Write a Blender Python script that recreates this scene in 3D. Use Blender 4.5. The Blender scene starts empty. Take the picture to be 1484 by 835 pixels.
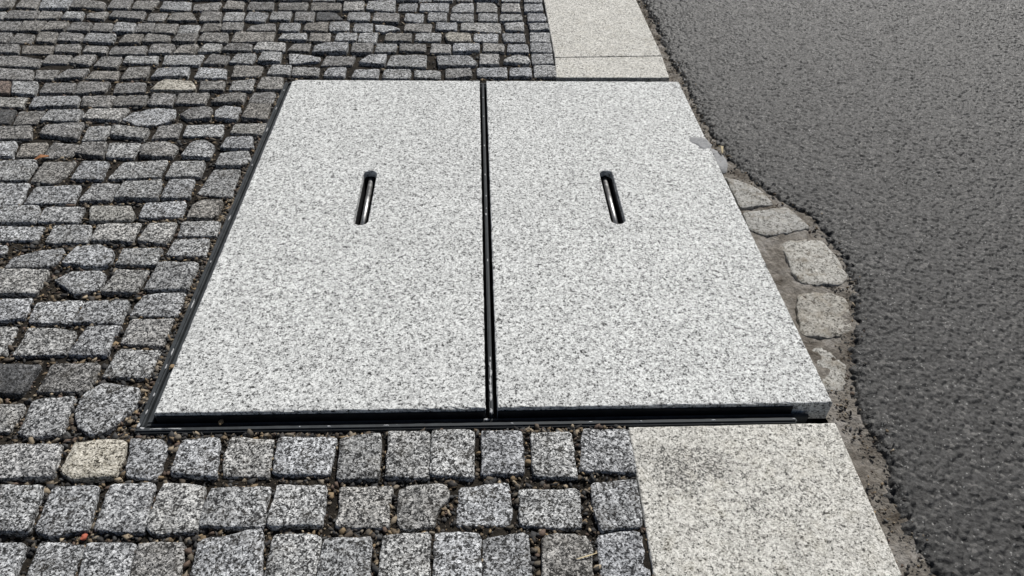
import bpy, bmesh, math, random
import numpy as np
from mathutils import Vector, Matrix, noise

S = bpy.context.scene
C = S.collection
R = math.radians

# ---------------------------------------------------------------- camera, light
cam_d = bpy.data.cameras.new('camera')
cam = bpy.data.objects.new('camera', cam_d); C.objects.link(cam)
cam_d.sensor_width = 36.0
cam_d.lens = 36.0 * 1100.0 / 1484.0
cam_d.clip_start = 0.02
cam_d.clip_end = 2000.0
rx, ry, rz = R(50.0206), R(-1.3608), R(-2.3306)
cam.matrix_world = Matrix.Translation((-0.0399, -0.8907, 1.0248)) @ Matrix.Rotation(rz, 4, 'Z') @ Matrix.Rotation(ry, 4, 'Y') @ Matrix.Rotation(rx, 4, 'X')
S.camera = cam

SUN_EL, SUN_AZ = R(48), R(29)          # azimuth from +Y (away from the viewer) towards +X
w = bpy.data.worlds.new('World'); S.world = w; w.use_nodes = True
wt = w.node_tree
sky = wt.nodes.new('ShaderNodeTexSky'); sky.sky_type = 'NISHITA'; sky.sun_disc = False
sky.air_density = 0.8; sky.dust_density = 2.5; sky.ozone_density = 0.3
sky.sun_elevation = SUN_EL; sky.sun_rotation = SUN_AZ
wt.links.new(sky.outputs[0], wt.nodes['Background'].inputs[0])
wt.nodes['Background'].inputs[1].default_value = 0.05
sd = bpy.data.lights.new('sun', 'SUN'); sd.energy = 5.0; sd.angle = R(0.5); sd.color = (1.0, 0.98, 0.945)
so = bpy.data.objects.new('sun', sd); C.objects.link(so)
sv = Vector((math.sin(SUN_AZ) * math.cos(SUN_EL), math.cos(SUN_AZ) * math.cos(SUN_EL), math.sin(SUN_EL)))
so.location = sv * 20
so.rotation_euler = sv.to_track_quat('Z', 'Y').to_euler()
S.view_settings.view_transform = 'Standard'
S.view_settings.look = 'None'
S.view_settings.gamma = 1.0
S.view_settings.use_curve_mapping = False
S.view_settings.exposure = -0.25

rng = random.Random(7)
NP = np.random.default_rng(11)

# ---------------------------------------------------------------- node helpers
class NT:
    def __init__(s, name):
        s.m = bpy.data.materials.new(name); s.m.use_nodes = True
        s.t = s.m.node_tree; s.b = s.t.nodes['Principled BSDF']
    def n(s, kind, **kw):
        x = s.t.nodes.new('ShaderNode' + kind)
        for k, v in kw.items():
            setattr(x, k, v)
        return x
    def l(s, a, b): s.t.links.new(a, b)
    def val(s, sock, v):
        if hasattr(v, 'is_output'): s.l(v, sock)
        else: sock.default_value = v
    def math(s, op, a, b=0.0, c=None, clamp=False):
        x = s.n('Math', operation=op, use_clamp=clamp)
        s.val(x.inputs[0], a); s.val(x.inputs[1], b)
        if c is not None: s.val(x.inputs[2], c)
        return x.outputs[0]
    def vmath(s, op, a, b):
        x = s.n('VectorMath', operation=op); s.val(x.inputs[0], a)
        if op == 'SCALE': s.val(x.inputs[3], b)
        else: s.val(x.inputs[1], b)
        return x.outputs[0]
    def noise(s, vec, scale, detail=2.0, rough=0.5, out=0):
        x = s.n('TexNoise'); s.l(vec, x.inputs['Vector']); x.inputs['Scale'].default_value = scale
        x.inputs['Detail'].default_value = detail; x.inputs['Roughness'].default_value = rough
        return x.outputs[out]
    def vor(s, vec, scale, out='Color', rand=1.0, feature='F1'):
        x = s.n('TexVoronoi', feature=feature); s.l(vec, x.inputs['Vector']); x.inputs['Scale'].default_value = scale
        x.inputs['Randomness'].default_value = rand
        return x.outputs[out]
    def ramp(s, fac, stops, interp='LINEAR'):
        x = s.n('ValToRGB'); cr = x.color_ramp; cr.interpolation = interp
        while len(cr.elements) < len(stops): cr.elements.new(0.5)
        for e, (p, c) in zip(cr.elements, stops):
            e.position = p
            e.color = (c, c, c, 1) if isinstance(c, (int, float)) else (*c, 1)
        s.l(fac, x.inputs[0]); return x.outputs[0]
    def mix(s, fac, a, b, kind='MIX'):
        x = s.n('Mix', data_type='RGBA', blend_type=kind)
        s.val(x.inputs[0], fac)
        for i, v in ((6, a), (7, b)):
            if isinstance(v, tuple): v = (*v, 1) if len(v) == 3 else v
            s.val(x.inputs[i], v)
        return x.outputs[2]
    def sep(s, col):
        x = s.n('SeparateColor'); s.l(col, x.inputs[0]); return x.outputs
    def bump(s, h, dist, strength=1.0, normal=None):
        x = s.n('Bump'); s.l(h, x.inputs['Height']); x.inputs['Distance'].default_value = dist
        x.inputs['Strength'].default_value = strength
        if normal is not None: s.l(normal, x.inputs['Normal'])
        return x.outputs[0]

def granite(name, light, mid, dark, fd, fm, tint=(1, 1, 1), grain=240.0, mottle=0.25, objvar=0.0,
            bump=0.0006, rough=0.75, clump=0.5, specks=0.0, stain=None, dirt=0.0, dirtcol=(0.10, 0.085, 0.06)):
    """speckled granite: fd = share of dark crystals, fm = share of grey crystals"""
    g = NT(name)
    tc = g.n('TexCoord'); oi = g.n('ObjectInfo')
    comb = g.n('CombineXYZ')
    g.l(g.math('MULTIPLY', oi.outputs['Random'], 37.0), comb.inputs[0])
    g.l(g.math('MULTIPLY', oi.outputs['Random'], 91.0), comb.inputs[1])
    base = g.vmath('ADD', tc.outputs['Object'], comb.outputs[0])
    wn = g.noise(base, 260.0, 2.0, 0.6, out=1)
    warp = g.vmath('SCALE', g.vmath('SUBTRACT', wn, (0.5, 0.5, 0.5)), 0.006)
    p = g.vmath('ADD', base, warp)
    v1 = g.sep(g.vor(p, grain))
    v2 = g.sep(g.vor(p, grain * 0.52))
    v3 = g.sep(g.vor(p, grain * 2.1))
    clus = g.noise(base, grain * 0.22, 2.0, 0.6)
    # crystal picker: fine cells, coarse cells and clumping
    q = g.math('ADD', g.math('MULTIPLY', v1[0], 0.55), g.math('MULTIPLY', v2[1], 0.30))
    q = g.math('ADD', q, g.math('MULTIPLY', v3[2], 0.15))
    q = g.math('ADD', q, g.math('MULTIPLY', g.math('SUBTRACT', clus, 0.5), clump))
    lo = 0.20 + 0.5 * fd
    hi = lo + 0.6 * fm
    f = g.ramp(q, [(max(lo - 0.06, 0.0), dark), (lo + 0.03, mid), (hi, tuple(0.55 * a + 0.45 * b for a, b in zip(mid, light))), (min(hi + 0.16, 1.0), light)])
    big = g.noise(base, 14.0, 3.0, 0.6)
    k = g.math('MULTIPLY_ADD', g.math('SUBTRACT', big, 0.5), mottle * 2, 1.0)
    k = g.math('MULTIPLY', k, g.math('MULTIPLY_ADD', g.math('SUBTRACT', g.noise(base, 3.2, 4.0, 0.6), 0.5), 0.22, 1.0))
    if objvar:
        k = g.math('MULTIPLY', k, g.math('MULTIPLY_ADD', oi.outputs['Random'], objvar * 2, 1.0 - objvar))
    kc = g.n('CombineColor')
    for i in range(3): g.l(g.math('MULTIPLY', k, tint[i]), kc.inputs[i])
    col = g.mix(1.0, f, kc.outputs[0], 'MULTIPLY')
    if objvar:   # a little hue drift from stone to stone
        wr = g.math('FRACT', g.math('MULTIPLY', oi.outputs['Random'], 17.31))
        tcol = g.ramp(wr, [(0.0, (0.98, 0.995, 1.02)), (0.35, (0.99, 1.0, 1.01)), (0.8, (1.0, 1.0, 0.985)), (1.0, (1.03, 1.0, 0.95))])
        col = g.mix(1.0, col, tcol, 'MULTIPLY')
    if dirt:
        dn = g.noise(base, 30.0, 4.0, 0.65)
        df = g.ramp(dn, [(0.50, 0.0), (0.68, dirt)])
        col = g.mix(df, col, dirtcol)
    if specks:   # sparse black spots
        vd = g.n('TexVoronoi'); g.l(base, vd.inputs['Vector']); vd.inputs['Scale'].default_value = 11.0
        rr = g.sep(vd.outputs['Color'])
        rad = g.math('MULTIPLY', g.math('GREATER_THAN', rr[0], 1 - specks), g.math('MULTIPLY_ADD', rr[1], 0.035, 0.03))
        sf = g.math('LESS_THAN', g.math('ADD', vd.outputs['Distance'], g.math('MULTIPLY', g.math('SUBTRACT', clus, 0.5), 0.05)), rad)
        col = g.mix(g.math('MULTIPLY', sf, 0.85), col, (0.02, 0.02, 0.018))
    if stain:    # dirt patches with a place of their own: (x, y, radius, strength)
        tot = None
        for (sx, sy, sr, st) in stain:
            d = g.n('VectorMath', operation='DISTANCE'); g.l(tc.outputs['Object'], d.inputs[0]); d.inputs[1].default_value = (sx, sy, 0)
            dd = g.math('ADD', g.math('DIVIDE', d.outputs['Value'], sr), g.math('MULTIPLY', g.math('SUBTRACT', g.noise(base, 60.0, 4.0, 0.7), 0.5), 1.6))
            one = g.math('MULTIPLY', g.math('MULTIPLY', g.math('SUBTRACT', 1.0, dd, clamp=True), 1.15, clamp=True), st)
            tot = one if tot is None else g.math('MAXIMUM', tot, one)
        sp = g.math('GREATER_THAN', v1[1], g.math('MULTIPLY_ADD', tot, -0.62, 1.0))
        col = g.mix(g.math('MULTIPLY', tot, 0.25), col, (0.10, 0.097, 0.088))
        col = g.mix(g.math('MULTIPLY', sp, 0.85), col, (0.035, 0.034, 0.031))
    g.l(col, g.b.inputs['Base Color'])
    g.b.inputs['Roughness'].default_value = rough
    g.b.inputs['Specular IOR Level'].default_value = 0.35
    h = g.math('ADD', g.math('MULTIPLY', g.noise(base, grain * 0.9, 3.0, 0.65), 1.0), g.math('MULTIPLY', g.noise(base, grain * 0.25, 3.0, 0.6), 1.6))
    h = g.math('ADD', h, g.math('MULTIPLY', v1[2], 0.5))
    g.l(g.bump(h, bump, 1.0), g.b.inputs['Normal'])
    return g.m

def steel(name, col, metallic, rough, scratch=0.0, sc=40.0):
    g = NT(name); tc = g.n('TexCoord')
    nz = g.noise(tc.outputs['Object'], sc, 5.0, 0.7)
    c = g.mix(g.ramp(nz, [(0.40, 0.0), (0.75, 1.0)]), tuple(v * 0.8 for v in col), tuple(min(1, v * 1.5 + 0.008) for v in col))
    if scratch:
        n2 = g.noise(tc.outputs['Object'], 95.0, 4.0, 0.75)
        c = g.mix(g.ramp(n2, [(0.66, 0.0), (0.72, scratch)]), c, (0.33, 0.33, 0.32))
    g.l(c, g.b.inputs['Base Color'])
    g.b.inputs['Metallic'].default_value = metallic
    if not metallic: g.b.inputs['Specular IOR Level'].default_value = 0.28
    g.l(g.math('MULTIPLY_ADD', nz, 0.35, rough - 0.17), g.b.inputs['Roughness'])
    g.l(g.bump(g.noise(tc.outputs['Object'], 500.0, 3.0), 0.0002, 0.6), g.b.inputs['Normal'])
    return g.m

def rubble(name, c1, c2, c3, scale, bump, rough=0.95, fine=700.0):
    g = NT(name); tc = g.n('TexCoord'); P = tc.outputs['Object']
    n1 = g.noise(P, scale, 6.0, 0.7)
    v = g.sep(g.vor(P, scale * 9))
    c = g.ramp(n1, [(0.32, c1), (0.5, c2), (0.68, c3)])
    c = g.mix(g.math('MULTIPLY', v[0], 0.40), c, tuple(0.4 * a for a in c1))
    g.l(c, g.b.inputs['Base Color']); g.b.inputs['Roughness'].default_value = rough
    g.b.inputs['Specular IOR Level'].default_value = 0.2
    h = g.math('ADD', g.noise(P, fine, 4.0, 0.7), g.math('MULTIPLY', g.noise(P, fine * 0.2, 4.0, 0.65), 2.5))
    g.l(g.bump(h, bump), g.b.inputs['Normal'])
    return g.m

M = {}
M['slab'] = granite('pale_granite', (0.79, 0.805, 0.79), (0.36, 0.367, 0.363), (0.022, 0.022, 0.022), 0.16, 0.46, grain=400, clump=0.55, mottle=0.16, bump=0.0005, specks=0.16)
M['kerb'] = granite('warm_pale_granite', (0.75, 0.738, 0.69), (0.34, 0.332, 0.30), (0.035, 0.034, 0.032), 0.15, 0.46, grain=450, clump=0.42, mottle=0.18, bump=0.0006, specks=0.16,
                    stain=[(0.300, -0.122, 0.060, 0.95), (0.262, -0.105, 0.04, 0.8), (0.350, -0.115, 0.045, 0.9), (0.40, -0.19, 0.04, 0.6), (0.50, -0.175, 0.035, 0.6)], dirt=0.10, dirtcol=(0.42, 0.36, 0.22))
CO = dict(grain=400, mottle=0.55, bump=0.0023, rough=0.8, clump=0.6)
M['G'] = granite('grey_granite', (0.74, 0.747, 0.747), (0.172, 0.175, 0.177), (0.02, 0.02, 0.02), 0.40, 0.38, objvar=0.17, dirt=0.25, **CO)
M['B'] = granite('blue_grey_granite', (0.72, 0.729, 0.738), (0.170, 0.173, 0.178), (0.02, 0.021, 0.023), 0.39, 0.42, objvar=0.12, dirt=0.12, **CO)
M['Y'] = granite('ochre_granite', (0.76, 0.72, 0.635), (0.33, 0.305, 0.25), (0.04, 0.035, 0.025), 0.26, 0.40, objvar=0.06, dirt=0.15, **CO)
M['D'] = granite('dark_granite', (0.22, 0.22, 0.22), (0.075, 0.076, 0.078), (0.02, 0.02, 0.02), 0.40, 0.45, objvar=0.06, dirt=0.2, **CO)
M['O'] = granite('pale_ochre_granite', (0.66, 0.645, 0.60), (0.19, 0.183, 0.165), (0.025, 0.024, 0.022), 0.38, 0.40, objvar=0.06, dirt=0.25, **CO)
M['W'] = granite('weathered_granite', (0.57, 0.555, 0.53), (0.14, 0.136, 0.13), (0.02, 0.019, 0.018), 0.42, 0.40, objvar=0.18, dirt=0.55, dirtcol=(0.085, 0.078, 0.066), **CO)
M['R'] = granite('reddish_granite', (0.42, 0.34, 0.30), (0.15, 0.115, 0.10), (0.03, 0.025, 0.022), 0.36, 0.42, objvar=0.06, dirt=0.4, **CO)
M['sett'] = granite('worn_sett_granite', (0.50, 0.49, 0.46), (0.28, 0.272, 0.25), (0.07, 0.065, 0.055), 0.22, 0.55, objvar=0.10, grain=330, mottle=0.3, bump=0.0010, dirt=0.6, dirtcol=(0.21, 0.18, 0.135))
M['frame'] = steel('dark_painted_steel', (0.034, 0.039, 0.043), 0.0, 0.68, scratch=0.4)
M['rod'] = steel('bare_steel', (0.46, 0.46, 0.455), 1.0, 0.42, sc=60)
M['cup'] = steel('black_steel', (0.012, 0.012, 0.013), 0.0, 0.6)
M['soil'] = rubble('joint_soil', (0.014, 0.012, 0.010), (0.032, 0.027, 0.021), (0.060, 0.050, 0.037), 22.0, 0.003)
M['mortar'] = rubble('mortar', (0.11, 0.09, 0.07), (0.31, 0.285, 0.25), (0.46, 0.435, 0.405), 16.0, 0.0035)
M['smear'] = rubble('smooth_mortar', (0.29, 0.295, 0.30), (0.33, 0.335, 0.34), (0.37, 0.375, 0.38), 20.0, 0.0004)
M['flake'] = rubble('white_mortar_flake', (0.35, 0.36, 0.37), (0.5, 0.51, 0.52), (0.6, 0.61, 0.62), 60.0, 0.0005)
M['ground'] = rubble('earth', (0.05, 0.045, 0.035), (0.08, 0.07, 0.055), (0.11, 0.1, 0.08), 3.0, 0.01)

def asphalt():
    g = NT('asphalt'); tc = g.n('TexCoord'); P = tc.outputs['Object']
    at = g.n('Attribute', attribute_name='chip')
    v = g.sep(g.vor(P, 130.0)); v2 = g.sep(g.vor(P, 420.0))
    big = g.noise(P, 1.3, 3.0, 0.5)
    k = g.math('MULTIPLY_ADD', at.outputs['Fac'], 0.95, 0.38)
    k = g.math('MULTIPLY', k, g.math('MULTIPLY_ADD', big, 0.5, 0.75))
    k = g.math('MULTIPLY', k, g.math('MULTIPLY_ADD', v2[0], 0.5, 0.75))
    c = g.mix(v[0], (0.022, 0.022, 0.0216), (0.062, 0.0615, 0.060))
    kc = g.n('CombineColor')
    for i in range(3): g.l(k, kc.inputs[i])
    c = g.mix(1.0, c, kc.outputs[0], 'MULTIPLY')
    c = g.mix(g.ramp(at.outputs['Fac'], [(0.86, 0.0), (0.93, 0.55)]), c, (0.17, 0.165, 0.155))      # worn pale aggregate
    c = g.mix(g.math('MULTIPLY', g.math('GREATER_THAN', v2[1], 0.990), 0.85), c, (0.32, 0.32, 0.31))   # bare pale chips
    g.l(c, g.b.inputs['Base Color'])
    g.l(g.math('MULTIPLY_ADD', v2[2], 0.25, 0.36), g.b.inputs['Roughness'])
    g.b.inputs['Specular IOR Level'].default_value = 0.42
    h = g.math('ADD', g.noise(P, 500.0, 4.0, 0.7), g.math('MULTIPLY', g.noise(P, 220.0, 3.0, 0.6), 1.0))
    g.l(g.bump(h, 0.0015), g.b.inputs['Normal'])
    return g.m
M['asphalt'] = asphalt()

def pebble_mat():
    g = NT('pebbles'); tc = g.n('TexCoord')
    at = g.n('Attribute', attribute_name='tint')
    n1 = g.noise(tc.outputs['Object'], 420.0, 3.0, 0.6)
    kc = g.n('CombineColor')
    k = g.math('MULTIPLY_ADD', n1, 0.9, 0.55)
    for i in range(3): g.l(k, kc.inputs[i])
    g.l(g.mix(1.0, at.outputs['Color'], kc.outputs[0], 'MULTIPLY'), g.b.inputs['Base Color'])
    g.b.inputs['Roughness'].default_value = 0.8
    g.l(g.bump(n1, 0.0006), g.b.inputs['Normal'])
    return g.m
M['pebble'] = pebble_mat()
def plain(name, col, rough=0.8):
    g = NT(name); tc = g.n('TexCoord'); n1 = g.noise(tc.outputs['Object'], 350.0, 4.0, 0.6)
    g.l(g.mix(n1, tuple(v * 0.6 for v in col), tuple(min(1, v * 1.35) for v in col)), g.b.inputs['Base Color'])
    g.b.inputs['Roughness'].default_value = rough
    g.l(g.bump(n1, 0.0006), g.b.inputs['Normal'])
    return g.m
M['red'] = plain('brick_red', (0.45, 0.12, 0.07))
M['tan'] = plain('tan_pebble', (0.28, 0.20, 0.11))
M['straw'] = plain('straw', (0.62, 0.52, 0.32))
M['leaf'] = plain('dry_leaf', (0.30, 0.13, 0.05))

# ---------------------------------------------------------------- object helpers
def link(name, me, mat, parent=None, loc=(0, 0, 0), kind=None, label=None, cat=None, group=None, smooth=False):
    o = bpy.data.objects.new(name, me); C.objects.link(o); o.location = loc
    if mat is not None and not me.materials: me.materials.append(mat)
    if parent is not None: o.parent = parent
    if kind: o['kind'] = kind
    if label: o['label'] = label
    if cat: o['category'] = cat
    if group: o['group'] = group
    if smooth: me.polygons.foreach_set('use_smooth', [True] * len(me.polygons))
    return o

def mesh_from(name, v, f):
    me = bpy.data.meshes.new(name); me.from_pydata([tuple(p) for p in v], [], f); me.update(); return me

def np_mesh(name, V, F):
    """V (n,3), F (m,k) constant k"""
    me = bpy.data.meshes.new(name)
    V = np.asarray(V, np.float32); F = np.asarray(F, np.int32); k = F.shape[1]
    me.vertices.add(len(V)); me.vertices.foreach_set('co', V.ravel())
    me.loops.add(F.size); me.loops.foreach_set('vertex_index', F.ravel())
    me.polygons.add(len(F)); me.polygons.foreach_set('loop_start', np.arange(0, F.size, k, dtype=np.int32))
    me.polygons.foreach_set('loop_total', np.full(len(F), k, np.int32))
    me.update(calc_edges=True); me.validate(); return me

def fix_normals(me):
    bm = bmesh.new(); bm.from_mesh(me); bmesh.ops.recalc_face_normals(bm, faces=bm.faces); bm.to_mesh(me); bm.free()

def bar(name, x0, x1, y0, y1, z0, z1, mat, parent, bev=0.002, **kw):
    bm = bmesh.new()
    bmesh.ops.create_cube(bm, size=1.0)
    ox, oy, oz = (x0 + x1) / 2, (y0 + y1) / 2, (z0 + z1) / 2
    for v in bm.verts: v.co = Vector((v.co.x * (x1 - x0), v.co.y * (y1 - y0), v.co.z * (z1 - z0)))
    bmesh.ops.bevel(bm, geom=list(bm.edges), offset=bev, segments=2, affect='EDGES')
    me = bpy.data.meshes.new(name); bm.to_mesh(me); bm.free()
    return link(name, me, mat, parent, (ox, oy, oz), smooth=False, **kw)

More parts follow.
